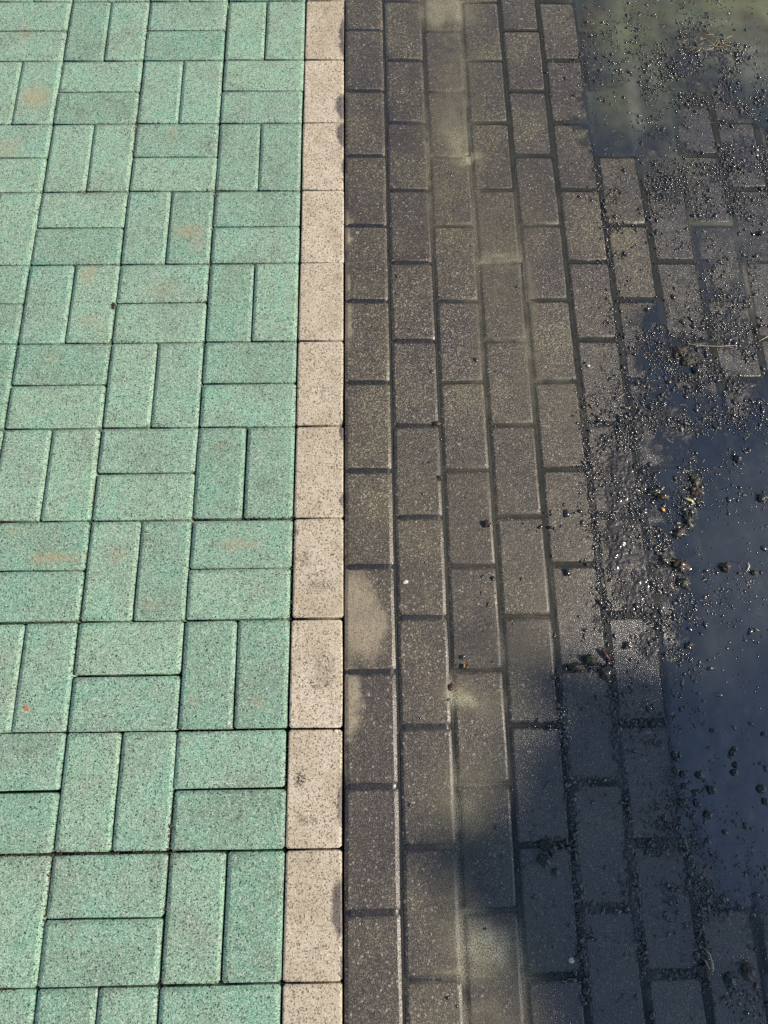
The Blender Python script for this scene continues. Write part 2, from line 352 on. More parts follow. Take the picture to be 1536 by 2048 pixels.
def dark_top(X, Y):
    """height of the paver plane, and of the real surface with chamfers and joints"""
    c = np.clip(np.floor(X / .1).astype(int), 0, NC - 1); off = np.where(c % 2 == 0, .1, .0)
    k = np.floor((Y - off) / .2).astype(int); ki = np.clip(k - K0, 0, K1 - K0 - 1)
    lx = X - (.1 * c + .05); ly = Y - (.2 * k + off + .1)
    zp = PZ[c, ki] + PTX[c, ki] * lx + PTY[c, ki] * ly
    e = np.minimum(.05 - np.abs(lx), .1 - np.abs(ly)) - .0024
    cut = np.where(e < 0, .010, CHD * np.clip(1 - e / CWD, 0, 1))
    return zp, zp - cut, e

# ------------------------------------------------------------------ puddle water
def gauss_sum(x, y, ells):
    t = np.zeros_like(x)
    for e in ells:
        cx, cy, rx, ry = gpe(*e[:4]); w = e[4] if len(e) > 4 else 1.0
        t = np.maximum(t, w * np.exp(-(((x - cx) / rx) ** 2 + ((y - cy) / ry) ** 2)))
    return t
def color_attr(me, name, arr):
    a = me.color_attributes.new(name, 'FLOAT_COLOR', 'POINT'); a.data.foreach_set('color', np.asarray(arr, np.float32).ravel())
def sheet(name, xs, ys, Z, keep, mat, data):
    nx, ny = len(xs), len(ys); X, Y = np.meshgrid(xs, ys, indexing='ij')
    V = np.stack([X, Y, Z], 2).reshape(-1, 3); idx = np.arange(nx * ny).reshape(nx, ny)
    F = np.stack([idx[:-1, :-1], idx[1:, :-1], idx[1:, 1:], idx[:-1, 1:]], 2).reshape(-1, 4)
    kf = keep.reshape(-1)[F].any(1); F = F[kf]; used = np.unique(F); mp = np.full(nx * ny, -1); mp[used] = np.arange(len(used)); sheet.used = used
    o = fast_mesh(name, V[used], mp[F], mat, smooth=True); color_attr(o.data, 'mix', data.reshape(-1, 4)[used]); return o

def mat_water():
    t = NT('puddle_water'); vc = t.n('ShaderNodeVertexColor', layer_name='mix'); c = t.sepx(vc.outputs['Color'])
    nz = t.noise(22, 4, .6); swirl = t.noise(9, 3, .6, off=(4, 4, 0))
    grey = t.ramp(nz, [(.3, (.034, .036, .032)), (.7, (.052, .052, .044))])
    green = t.ramp(swirl, [(.25, (.100, .082, .038)), (.5, (.140, .138, .064)), (.75, (.185, .21, .108))])
    col = t.mix(c[1], grey, green)
    col = t.mix(c[2], col, t.ramp(nz, [(.3, (.17, .165, .12)), (.7, (.26, .25, .18))]))
    dif = t.n('ShaderNodeBsdfDiffuse'); t.put(dif.inputs['Color'], col)
    tr = t.n('ShaderNodeBsdfTransparent'); tr.inputs['Color'].default_value = (.93, .94, .90, 1)
    m1 = t.n('ShaderNodeMixShader'); t.put(m1.inputs[0], c[0]); t.put(m1.inputs[1], tr.outputs[0]); t.put(m1.inputs[2], dif.outputs[0])
    gl = t.n('ShaderNodeBsdfGlossy'); gl.inputs['Roughness'].default_value = .06; gl.inputs['Color'].default_value = (.95, .97, 1, 1)
    b = t.bump(t.noise(120, 2, .5), .0004, .35); t.put(gl.inputs['Normal'], b)
    fr = t.n('ShaderNodeFresnel'); fr.inputs['IOR'].default_value = 2.3
    m2 = t.n('ShaderNodeMixShader'); t.put(m2.inputs[0], fr.outputs[0]); t.put(m2.inputs[1], m1.outputs[0]); t.put(m2.inputs[2], gl.outputs[0])
    gl_at = t.sepx(t.n('ShaderNodeVertexColor', layer_name='gloss').outputs['Color'])[0]; t.put(m2.inputs[0], t.math('MULTIPLY', fr.outputs[0], gl_at))
    film = t.mapr(t.math('ADD', vc.outputs['Alpha'], t.math('MULTIPLY', t.math('SUBTRACT', t.noise(480, 2, .6), .5), .9)), .12, .62)
    tr2 = t.n('ShaderNodeBsdfTransparent'); m3 = t.n('ShaderNodeMixShader'); t.put(m3.inputs[0], film); t.put(m3.inputs[1], tr2.outputs[0]); t.put(m3.inputs[2], m2.outputs[0])
    return t.surf(m3.outputs[0])
xs = np.arange(.085, 1.5, .005); ys = np.arange(-.6, 2.9, .005)
X, Y = np.meshgrid(xs, ys, indexing='ij')
zp, zs, ed = dark_top(X, Y)
dep = ZW + (fbm(X * 38, Y * 38, 21, 3) - .5) * .0016 * sstep(.3, .6, X) - zs + (fbm(X * 90, Y * 90, 5, 3) - .5) * .0009
conc = 260 + 520 * fbm(X * 7, Y * 7, 11, 4) ** 1.5 * 2
over = ZW - zp > .0002
dpa = np.where(over, np.minimum(dep, ZW - zp + .0005), dep); dpa = np.clip(dpa, 0, None); cov = np.clip(dep / .0013, 0, 1)
alpha = 1 - np.exp(-(dpa / .0016) ** 1.5 * conc / 520)
murk = np.clip(gauss_sum(X, Y, [(1520, 20, 190, 130, 1.0), (1250, 190, 90, 110, .75), (1330, 320, 60, 70, .8), (1400, 90, 220, 110, .7), (1180, 60, 110, 150, .8), (1300, 60, 200, 150, .85), (1400, 200, 160, 90, .6)]) * (.55 + .9 * fbm(X * 14, Y * 10, 31, 4)), 0, 1)
siltw = np.clip(gauss_sum(X, Y, [(1480, 470, 90, 60, .9), (1500, 560, 70, 60, .6), (960, 420, 120, 420, .15), (930, 260, 70, 130, .35), (940, 700, 230, 900, .13), (1030, 640, 60, 160, .22), (930, 1395, 70, 40, .8), (985, 1880, 110, 110, .7), (1500, 120, 80, 40, .4), (1130, 820, 40, 160, .3), (1190, 1000, 30, 250, .25), (1275, 220, 12, 110, .8), (1345, 330, 18, 40, .9), (1310, 150, 10, 60, .5), (1470, 95, 110, 9, .7), (1430, 40, 90, 8, .5), (1430, 470, 60, 10, .6), (1470, 505, 60, 8, .6), (1410, 545, 50, 8, .4)]) * (.3 + 1.3 * fbm(X * 16, Y * 11, 57, 4)), 0, 1)
Zs = np.full_like(X, ZW) + (fbm(X * 38, Y * 38, 21, 3) - .5) * .0016 * sstep(.3, .6, X)
murk = murk * sstep(-.0004, .0010, ZW - zp)
data = np.stack([alpha, murk, siltw, cov], 2)
water = sheet('water', xs, ys, Zs, dep > -.0006, mat_water(), data); kind(water, 'structure')
pool = sstep(-.0002, .0009, ZW - zp); gl_ = .16 + .84 * pool; gl_ = gl_ * (1 - .45 * murk)
color_attr(water.data, 'gloss', np.stack([gl_] * 3 + [gl_ * 0 + 1], 2).reshape(-1, 4)[sheet.used])

# ------------------------------------------------------------------ silt left on the wet pavers
def mat_silt():
    t = NT('wet_silt'); at = t.n('ShaderNodeVertexColor', layer_name='mix').outputs['Color']; c = t.sepx(at)
    g = t.noise(420, 2, .6); nz = t.noise(40, 4, .6)
    col = t.mix(c[1], t.ramp(nz, [(.3, (.17, .15, .10)), (.7, (.24, .215, .15))]), t.ramp(nz, [(.3, (.40, .36, .22)), (.7, (.55, .50, .33))]))
    col = t.mix(1.0, col, t.ramp(g, [(.3, (.6, .6, .6)), (.7, (1.3, 1.3, 1.3))]), 'MULTIPLY')
    p = t.principled(Base_Color=col, Roughness=.55, Normal=t.bump(g, .0006, .8), Coat_Weight=.5); p.inputs['Coat Roughness'].default_value = .35
    tr = t.n('ShaderNodeBsdfTransparent'); m = t.n('ShaderNodeMixShader')
    t.put(m.inputs[0], t.math('MULTIPLY', c[0], t.mapr(g, .32, .6, .35, 1.0), clamp=True)); t.put(m.inputs[1], tr.outputs[0]); t.put(m.inputs[2], p.outputs[0]); return t.surf(m.outputs[0])
xs2 = np.arange(.05, .62, .004); ys2 = np.arange(-.25, 2.4, .004); X2, Y2 = np.meshgrid(xs2, ys2, indexing='ij')
zp2, zs2, ed2 = dark_top(X2, Y2)
wx = X2 + (fbm(X2 * 22, Y2 * 22, 71, 3) - .5) * .05; wy = Y2 + (fbm(X2 * 22, Y2 * 22, 72, 3) - .5) * .07
sa = gauss_sum(wx, wy, [(905, 160, 36, 230, .42), (1000, 520, 48, 190, .27), (1040, 720, 30, 150, .27), (960, 420, 12, 260, .42), (1058, 620, 12, 200, .42), (895, 20, 55, 32, .8), (900, 250, 48, 70, .62), (920, 130, 40, 80, .35), (935, 310, 30, 14, .8), (862, 330, 12, 150, .4), (955, 480, 12, 130, .45), (1000, 515, 45, 10, .6), (1050, 560, 14, 60, .5), (1060, 690, 18, 60, .5),
    (1000, 668, 40, 10, .45), (960, 700, 14, 120, .3), (1135, 800, 28, 60, .3), (1040, 1290, 70, 50, .45), (1090, 1200, 20, 120, .3), (920, 1395, 34, 20, .95), (970, 1410, 60, 26, .4), (960, 1560, 70, 40, .4), (930, 1640, 50, 40, .55), (910, 1740, 36, 90, .45),
    (940, 1860, 60, 40, .55), (985, 1900, 62, 60, .95), (930, 1960, 80, 26, .6), (1040, 1990, 60, 50, .35), (1000, 2040, 90, 30, .5), (1000, 430, 120, 120, .16), (960, 1000, 130, 200, .10), (1040, 1080, 40, 40, .22)])
sa = 1.7 * sa * sstep(.16, .64, fbm(X2 * 26, Y2 * 15, 91, 5) + .18)
_c2 = np.floor(X2 / .1); _k2 = np.floor((Y2 - np.where(_c2 % 2 == 0, .1, 0)) / .2); sa = sa * np.where(ed2 > 0, .75 + .42 * _hash(_c2 + 50, _k2 + 50, 5), 1.0)
sa = np.where(ed2 < .003, np.maximum(sa * 1.5, 0), sa); sa = np.clip(sa, 0, .96)
hot = gauss_sum(X2, Y2, [(985, 1890, 75, 75, 1), (920, 1395, 40, 25, .8), (895, 20, 60, 40, .45), (930, 300, 50, 40, .6), (1000, 515, 60, 20, .4)])
Z2 = np.where(ed2 < CWD, zp2 - .0006 - .0012 * np.clip(1 - ed2 / CWD, 0, 1), zp2 + .0004)
silt = sheet('silt', xs2, ys2, Z2, sa > .02, mat_silt(), np.stack([sa, hot, sa * 0, sa * 0 + 1], 2)); kind(silt, 'stuff')

# ------------------------------------------------------------------ wet dirt packed in the joints of the dark pavers
M_MUD = None
def mat_mud(name, c1, c2, rough, coatr, bumpd, scale):
    t = NT(name); nz = t.noise(scale, 3, .65); g = t.sepx(t.voro(430))
    col = t.mix(1.0, t.ramp(nz, [(.3, c1), (.7, c2)]), t.ramp(g[0], [(0, (.5, .5, .5)), (.7, (1, 1, 1)), (.93, (1.6, 1.5, 1.4)), (1, (5, 4.6, 4.0))]), 'MULTIPLY')
    p = t.principled(Base_Color=col, Roughness=rough, Normal=t.bump(t.math('ADD', nz, t.math('MULTIPLY', g[1], .6)), bumpd, .9), Coat_Weight=1.0)
    p.inputs['Coat Roughness'].default_value = coatr; p.inputs['Coat IOR'].default_value = 1.55; return t.surf(p.outputs[0])
M_JOINT = mat_mud('joint_mud', (.010, .008, .007), (.030, .024, .018), .5, .25, .0009, 260)
M_MUD = mat_mud('wet_mud', (.012, .010, .008), (.042, .034, .025), .45, .12, .0011, 330)
xj = np.arange(-.002, 1.4, .004); yj = np.arange(-.6, 2.9, .004); XJ, YJ = np.meshgrid(xj, yj, indexing='ij'); zpj, zsj, edj = dark_top(np.maximum(XJ, .0005), YJ)
vert_ = np.abs((XJ + .05) % .1 - .05) < .0092
lev = np.where(vert_, .0050, .0017 + .0028 * sstep(.12, .36, XJ)) + .0012 * (fbm(XJ * 30, YJ * 30, 61, 3) - .4) + .0012 * (XJ < .004)
jm = sheet('joint_mud', xj, yj, zpj - lev - .004 * sstep(.0052, .0066, edj), (edj < CWD) & (XJ > .004), M_JOINT, np.ones(XJ.shape + (4,))); kind(jm, 'stuff')

# ------------------------------------------------------------------ washed-up grit and fibres
def surf_z(x, y):
    x = np.asarray(x, float); y = np.asarray(y, float); _, z, _ = dark_top(x, y)
    return np.where(x < 0, .0, np.maximum(z, ZW))
ico_v = None
def ico():
    p = (1 + 5 ** .5) / 2
    v = np.array([(-1, p, 0), (1, p, 0), (-1, -p, 0), (1, -p, 0), (0, -1, p), (0, 1, p), (0, -1, -p), (0, 1, -p), (p, 0, -1), (p, 0, 1), (-p, 0, -1), (-p, 0, 1)], float); v /= np.linalg.norm(v[0])
    f = np.array([(0, 11, 5), (0, 5, 1), (0, 1, 7), (0, 7, 10), (0, 10, 11), (1, 5, 9), (5, 11, 4), (11, 10, 2), (10, 7, 6), (7, 1, 8), (3, 9, 4), (3, 4, 2), (3, 2, 6), (3, 6, 8), (3, 8, 9), (4, 9, 5), (2, 4, 11), (6, 2, 10), (8, 6, 7), (9, 8, 1)])
    return v, f
IV, IF = ico()
def lumps(name, x, y, z, size, mat, flat=(.3, .7)):
    n = len(x); sc = np.stack([RNG.uniform(.8, 1.9, n), RNG.uniform(.5, 1.15, n), RNG.uniform(*flat, n)], 1) * size[:, None]
    V = IV[None] * (1 + RNG.uniform(-.45, .4, (n, 12, 1))) * sc[:, None, :]
    a = RNG.uniform(0, 2 * math.pi, n); ca, sa_ = np.cos(a)[:, None], np.sin(a)[:, None]
    V = np.stack([V[..., 0] * ca - V[..., 1] * sa_, V[..., 0] * sa_ + V[..., 1] * ca, V[..., 2]], 2) + np.stack([x, y, z + size * .25], 1)[:, None, :]
    F = (IF[None] + (np.arange(n) * 12)[:, None, None]).reshape(-1, 3)
    return kind(fast_mesh(name, V.reshape(-1, 3), F, mat, smooth=True), 'stuff')
def mat_grit():
    t = NT('wet_grit'); g = t.sepx(t.voro(230)); nz = t.noise(900, 2, .6)
    col = t.ramp(g[0], [(0, (.005, .004, .004)), (.45, (.015, .012, .010)), (.75, (.032, .026, .018)), (.93, (.09, .07, .046)), (1, (.33, .28, .20))])
    p = t.principled(Base_Color=col, Roughness=.42, Normal=t.bump(nz, .0006, .7), Coat_Weight=1.0); p.inputs['Coat Roughness'].default_value = .15; p.inputs['Coat IOR'].default_value = 1.65
    return t.surf(p.outputs[0])
M_GRIT = mat_grit()
DENS = [(1250, 960, 70, 160, 1.0), (1240, 1100, 40, 130, 1.1), (1290, 1180, 70, 90, 1.0), (1330, 1130, 80, 120, .85), (1340, 830, 90, 130, .8), (1340, 690, 60, 60, .8), (1380, 720, 60, 60, .9), (1380, 1000, 30, 90, 1.0), (1300, 1290, 50, 60, .8), (1350, 1320, 50, 50, .45),
        (1470, 660, 70, 80, .9), (1480, 770, 80, 60, .8), (1440, 860, 120, 90, .5), (1500, 300, 80, 60, .9), (1450, 370, 90, 70, .7), (1340, 380, 50, 50, .8), (1240, 420, 40, 70, .55), (1260, 480, 40, 60, .5), (1380, 130, 70, 60, 1.0), (1440, 110, 60, 40, .9), (1330, 200, 60, 80, .35),
        (1500, 200, 60, 50, .5), (1230, 110, 90, 80, .22), (1330, 40, 120, 50, .25), (1440, 520, 120, 90, .18), (1440, 1080, 140, 160, .16), (1490, 1180, 90, 160, .13), (1180, 900, 40, 60, .25), (1200, 1250, 30, 50, .6), (1280, 1450, 90, 60, .25), (1370, 1480, 60, 90, .3),
        (1370, 1640, 60, 70, .45), (1330, 1690, 60, 20, .9), (1420, 1680, 70, 60, .35), (1400, 1800, 60, 50, .7), (1500, 1780, 60, 80, .3), (1480, 1980, 60, 70, .3), (1180, 870, 8, 8, .8), (1135, 1500, 30, 100, .10), (1090, 1690, 40, 30, .35), (1260, 1800, 200, 200, .05), (1420, 1400, 150, 120, .05), (1250, 680, 40, 120, .25), (1090, 1050, 60, 60, .04), (900, 900, 300, 800, .006)]
xm = np.arange(.4, 1.42, .0022); ym = np.arange(-.15, 2.5, .0022); XM, YM = np.meshgrid(xm, ym, indexing='ij'); zpm, zsm, edm = dark_top(XM, YM)
dm_ = gauss_sum(XM, YM, [(e[0], e[1], e[2] * .95, e[3] * .95, e[4]) for e in DENS if e[4] > .3])
hm = (dm_ * 1.25 - .05) * (fbm(XM * 230, YM * 230, 81, 3) * .0042 + fbm(XM * 45, YM * 45, 83, 3) * .0034) - .0029 + RNG.uniform(-.5, .5, XM.shape) * .0011
LOW = [(1140, 1420, 30, 110, 1), (1160, 1600, 34, 140, 1), (1175, 1800, 36, 160, 1), (1195, 1950, 36, 140, 1), (1235, 1480, 30, 160, 1), (1262, 1750, 36, 200, 1), (1200, 1340, 70, 14, .9), (1230, 1510, 60, 20, .9), (1210, 1555, 60, 14, .8), (1340, 1690, 70, 18, 1),
       (1215, 1815, 70, 16, .8), (1360, 1950, 60, 18, .8), (1400, 1800, 40, 90, .9), (1310, 1960, 34, 120, .8), (1195, 1050, 30, 240, .8), (1240, 1190, 60, 30, .7), (1240, 1020, 60, 14, .8)]
hj = gauss_sum(XM, YM, LOW) * (.0012 + .0042 * fbm(XM * 120, YM * 120, 85, 3)) - .0016 + RNG.uniform(-.5, .5, XM.shape) * .0010
hm = np.where(edm < .0062, np.maximum(hm, hj), np.where(edm < .012, np.maximum(hm, hj - .0014), hm))
cover = hm > 0
mudz = np.maximum(np.where(edm < CWD, zpm - .0012, zpm), ZW - .0008) + hm
mud = sheet('mud_debris', xm, ym, mudz, cover, M_MUD, np.ones(XM.shape + (4,))); kind(mud, 'stuff')
n0 = 700000
px = RNG.uniform(.1, 1.45, n0); py = RNG.uniform(-.35, 2.6, n0)
dn = gauss_sum(px, py, DENS) * 1.35 * sstep(.36, .60, fbm(px * 24, py * 24, 41, 4))
zp_, zs_, ed_ = dark_top(px, py)
low = gauss_sum(px, py, [(1150, 1420, 60, 90, 1), (1160, 1600, 60, 140, .9), (1175, 1800, 70, 160, 1), (1190, 1950, 70, 140, .8), (1250, 1500, 50, 180, 1), (1280, 1800, 60, 200, .9), (1310, 1600, 90, 220, .5), (1400, 1800, 90, 160, .8), (1300, 1960, 60, 100, .8), (1210, 1000, 40, 200, .8), (1190, 870, 30, 60, .5), (1240, 1190, 60, 60, .7), (1180, 1330, 60, 20, .9), (1230, 450, 40, 120, .4)])
dn = np.maximum(dn, np.where(ed_ < .0065, 1.5 * np.maximum(low, gauss_sum(px, py, LOW)) * sstep(.2, .42, fbm(px * 20, py * 20, 43, 3)), 0))
kp = RNG.uniform(0, 1, n0) < dn * .75; px, py = px[kp], py[kp]
size = np.clip(RNG.lognormal(math.log(.00122), .56, len(px)), .0005, .0052); size = np.where((dark_top(px, py)[2] < .006) & (gauss_sum(px, py, LOW) > .3), size * 1.1, size)
_, zs_, ed_ = dark_top(px, py); zz = np.maximum(zs_, ZW); zz = np.where(ed_ < .004, np.maximum(zz, dark_top(px, py)[0] - .003), zz)
lumps('grit_debris', px, py, zz, size, M_GRIT)

def tube_arrays(P, R, n=5, squash=1.0):
    P = np.asarray(P, float); R = np.asarray(R, float); T = np.gradient(P, axis=0); T /= np.linalg.norm(T, axis=1)[:, None] + 1e-12
    up = np.array([0, 0, 1.0]); V = []
    for p, t_, r in zip(P, T, R):
        s_ = np.cross(t_, up); ln = np.linalg.norm(s_); s_ = s_ / ln if ln > 1e-5 else np.array([1.0, 0, 0]); u_ = np.cross(s_, t_)
        for k in range(n):
            a = 2 * math.pi * k / n; V.append(p + s_ * math.cos(a) * r + u_ * math.sin(a) * r * squash)
    F = []
    for j in range(len(P) - 1):
        for k in range(n): F.append((j * n + k, j * n + (k + 1) % n, (j + 1) * n + (k + 1) % n, (j + 1) * n + k))
    return V, F
def tube(name, P, R, mat, parent=None, n=6, squash=1.0):
    V, F = tube_arrays(P, R, n, squash); m = len(P) - 1
    F = list(F) + [tuple(range(n))[::-1], tuple(range(m * n, m * n + n))]
    return mesh_obj(name, V, F, mat, parent, True)
M_STRAW = simple('dry_straw', (.42, .33, .17), (.66, .56, .36), 180, .5, .3)
M_BROWN = simple('brown_plant', (.018, .011, .006), (.075, .044, .022), 320, .45, .5, .001)
M_MOSS = simple('mossy_mud', (.012, .012, .006), (.055, .050, .020), 420, .5, .5, .001)
M_ALGAE = simple('dark_algae', (.006, .007, .006), (.025, .024, .02), 500, .3, 1.0, .0006)
M_CHIP = simple('pale_chip', (.55, .47, .34), (.85, .80, .68), 260, .55, .1)
M_LEAF = simple('leaf_scrap', (.38, .42, .14), (.62, .66, .33), 200, .4, .4)
M_ORANGE = simple('orange_scrap', (.34, .12, .05), (.62, .27, .15), 300, .6)
M_AMBER = simple('amber_leaf', (.42, .17, .03), (.72, .40, .10), 260, .35, .5)
M_RED = simple('red_brown_twig', (.05, .010, .006), (.16, .045, .025), 300, .35, .6)
M_BLACK = simple('black_pebble', (.004, .004, .004), (.012, .011, .010), 300, .3, .4)

# crumbs of soil along the joints of the green and beige pavers
q = RNG.uniform(0, 1, (16000, 2)); gx = -.1 - 1.0 * q[:, 0]; gy = -.1 + 2.4 * q[:, 1]
hor = RNG.uniform(0, 1, 16000) < .5; gx = np.where(hor, gx, -np.round((gx + .1) / -.2) * .2 - .1); gy = np.where(hor, np.round(gy / .2) * .2, gy)
gk = RNG.uniform(0, 1, 16000) < 1.2 * sstep(.5, .75, fbm(gx * 9, gy * 9, 207, 4)); gx, gy = gx[gk] + RNG.normal(0, .0022, gk.sum()), gy[gk] + RNG.normal(0, .0022, gk.sum())
M_SOIL = simple('soil_crumb', (.03, .022, .013), (.13, .10, .06), 500, .85, bump=.0006)
lumps('soil_debris', gx, gy, np.full(len(gx), -.0026), np.clip(RNG.lognormal(math.log(.0008), .45, len(gx)), .0004, .0024), M_SOIL)

# loose fibres, far too many to count
def fibres(name, ells, n0, mat, lr=(.004, .016), seed=0, thick=(.00018, .00042)):
    r = np.random.default_rng(seed); V = []; F = []
    x = r.uniform(.2, 1.4, n0 * 30); y = r.uniform(-.2, 2.5, n0 * 30); d = gauss_sum(x, y, ells); k = np.where(r.uniform(0, 1, len(x)) < d * .7)[0][:n0]
    for i in k:
        L = r.uniform(*lr); a = r.uniform(0, 6.28); cu = r.normal(0, .9); m = 5; s_ = np.linspace(-.5, .5, m) * L; th = a + cu * np.linspace(-.5, .5, m)
        qx = x[i] + np.cumsum(np.cos(th)) * L / m; qy = y[i] + np.cumsum(np.sin(th)) * L / m
        qz = np.maximum(surf_z(qx, qy), dark_top(qx, qy)[0] - .001 if False else surf_z(qx, qy)) + .0009 + r.uniform(0, .001, m)
        v, f = tube_arrays(np.stack([qx, qy, qz], 1), np.full(m, r.uniform(*thick)), 3)
        b = len(V); V += v; F += [tuple(q + b for q in ff) for ff in f]
    return kind(fast_mesh(name, V, F, mat, smooth=True), 'stuff')
FIB = [(1300, 100, 190, 130, .8), (1420, 90, 90, 40, 1.0), (1300, 260, 90, 90, .5), (1350, 720, 80, 80, .9), (1280, 880, 90, 120, .5), (1480, 1120, 70, 80, .6), (1400, 1000, 120, 160, .3), (1240, 430, 60, 60, .5), (1150, 90, 60, 60, .4), (1250, 1300, 90, 60, .5), (1170, 1500, 60, 180, .3), (1380, 1750, 120, 160, .3), (1190, 1900, 60, 120, .2)]
fibres('straw_litter', FIB, 230, M_STRAW, seed=4)
fibres('root_litter', FIB, 260, M_BROWN, lr=(.006, .026), seed=5, thick=(.0003, .0006))

# ------------------------------------------------------------------ single things lying about
def lump(name, pxy, dims, mat, seed, rough=.35, rz=0.0, sink=.3, parent=None, dz=0.0, freq=2.2):
    import bmesh
    bm = bmesh.new(); bmesh.ops.create_icosphere(bm, subdivisions=3, radius=1.0); r = random.Random(seed); o_ = Vector((r.uniform(-9, 9), r.uniform(-9, 9), r.uniform(-9, 9)))
    from mathutils import noise as mn
    for v in bm.verts:
        d = mn.fractal(v.co * freq + o_, .6, 2.0, 4); v.co *= 1 + rough * d
    me = bpy.data.meshes.new(name); bm.to_mesh(me); bm.free(); me.polygons.foreach_set('use_smooth', [True] * len(me.polygons)); me.materials.append(mat)
    o = bpy.data.objects.new(name, me); COL.objects.link(o); o.parent = parent
    p = gp(*pxy); z = float(surf_z(p[0], p[1])) if p[0] > 0 else .0
    o.scale = [d / 2000 for d in dims]; o.location = (p[0], p[1], z + dims[2] / 2000 * (1 - sink) + dz); o.rotation_euler = (0, 0, rz); return o
def strip(name, pts, w, mat, h=.0004, lift=None, parent=None, n=6):
    """a narrow stalk, blade or leaf scrap along photograph pixels, with its own width (mm) and thickness"""
    P = []
    for k, (a, b) in enumerate(pts):
        p = gp(a, b); z = float(surf_z(p[0], p[1])) if p[0] > 0 else .0; P.append((p[0], p[1], z))
    zb = max(q[2] for q in P); P = [(q[0], q[1], zb + .0006 + (lift[k] * .001 if lift else 0)) for k, q in enumerate(P)]
    W = [x_ / 2000 for x_ in w]; sq = h / max(W)
    return tube(name, P, W, mat, parent, n, max(.12, min(1.0, sq)))
tag(strip('straw_stalk', [(1376, 687), (1396, 689), (1420, 690.5), (1446, 691), (1474, 689)], [1.6, 1.3, 1.3, 1.3, .8], M_STRAW, lift=[3, 2.2, 1.8, 2, 2.6]), 'long pale straw stalk lying flat across the grit-covered pavers', 'straw')
tag(strip('straw_stalk', [(1518, 682), (1526, 677), (1536, 672), (1548, 668)], [1.0, 1.8, 2.6, 1.5], M_STRAW, lift=[1, 2, 3, 3]), 'short thick bright straw tip at the edge of the puddle joint', 'straw')
tag(strip('straw_stalk', [(1230, 800), (1240, 793), (1251, 785)], [.8, .9, .7], M_STRAW, lift=[1, 2, 2]), 'thin short straw leaning on a clean paver beside a water-filled joint', 'straw')
tag(strip('leaf_scrap', [(1368, 994), (1376, 998), (1385, 1001), (1391, 1007)], [2.0, 5.5, 5.0, 1.5], M_LEAF, lift=[3, 4.5, 4, 1.5]), 'curved yellow-green leaf scrap beside brown clods in the puddle', 'leaf')
tag(strip('leaf_scrap', [(1323, 1013), (1327, 1018), (1331, 1022)], [3, 7, 4], M_AMBER, lift=[2, 4, 2]), 'tiny amber leaf scrap at the foot of black mud clods', 'leaf')
tag(strip('seed_husk', [(1498, 1123), (1500, 1132), (1497, 1139), (1494, 1144)], [.8, 3.0, 2.2, .6], M_CHIP, lift=[2, 3, 2, 1]), 'white spindle-shaped seed husk floating on grey puddle water', 'seed husk')
tag(lump('stone_chip', (811, 1164), (11, 7, 4), M_CHIP, 3, .3, .3), 'cream stone chip lying alone on a wet dark paver', 'stone chip')
tag(lump('stone_chip', (672, 1463), (8, 7, 3), M_CHIP, 4, .25), 'white stone chip on the top corner of a beige border paver', 'stone chip')
tag(lump('snail_shell', (1178, 730), (7.5, 6, 5), M_CHIP, 8, .12, .2), 'tiny whitish snail shell beside a black pebble on a dark paver', 'snail shell')
tag(lump('pebble', (1171, 724), (6, 5, 5), M_BLACK, 9, .15), 'black pebble touching a tiny whitish shell on a dark paver', 'pebble')
tag(lump('leaf_curl', (975, 1047), (15, 13, 9), M_BROWN, 11, .7, .4, freq=1.8), 'curled brown leaf ball on the edge of a water-filled joint', 'leaf')
tag(lump('mud_crumb', (1102, 1054), (8, 6, 6), M_BROWN, 12, .5), 'small brown crumb at a joint, above a larger black clod', 'mud crumb')
tag(lump('mud_clod', (1137, 1144), (12, 13, 9), M_MOSS, 13, .7, freq=2.6), 'black knobbly clod alone in the middle of a wet paver', 'mud clod')
tag(lump('mud_crumb', (1175, 1128), (7, 6, 5), M_BROWN, 14, .5), 'brown crumb stuck to a muddy paver edge below the black clod', 'mud crumb')
hk = tag(lump('seed_husk', (931, 1333), (14, 8, 6), M_BROWN, 15, .6), 'brown husk with a yellow tip lying in a flooded joint', 'seed husk')
tag(lump('seed_husk', (903, 1374), (10, 12, 7), M_RED, 16, .6), 'reddish brown husk wedged at the edge of a silty paver', 'seed husk')
tag(lump('seed_husk', (928, 1331), (4, 7, 8), M_AMBER, 17, .3, dz=.001), 'tiny yellow seed husk on top of a brown one in a joint', 'seed husk')
tag(strip('twig', [(1202, 1298), (1210, 1308), (1220, 1320)], [5, 7, 5], M_RED, h=.003, lift=[4, 5, 4]), 'short thick red-brown twig on a heap of wet mud', 'twig')
tag(lump('moss_clump', (1180, 1318), (20, 16, 11), M_MOSS, 21, .8, freq=3), 'greenish brown moss clump left of the red-brown twig', 'moss clump')
tag(lump('moss_clump', (1152, 1334), (26, 13, 10), M_BROWN, 22, .8, freq=3), 'brown leaf-mould clump at the corner of a shaded paver', 'leaf mould')
tag(lump('moss_clump', (1212, 1345), (20, 22, 8), M_BROWN, 23, .8, freq=3), 'low brown mould clump just below the red-brown twig', 'leaf mould')
tw = tag(strip('twig', [(1168, 1896), (1160, 1908), (1152, 1918)], [3, 4.5, 3], M_MOSS, h=.002, lift=[2, 3, 2]), 'olive catkin with a pale round end on shaded wet pavers', 'catkin')
lump('pale_tip', (1144, 1922), (9, 9, 4), M_CHIP, 25, .15, parent=None).name = 'pale_tip_mesh'
pt_ = bpy.data.objects['pale_tip_mesh']; pt_.name = 'pale_tip'; pt_.parent = tw
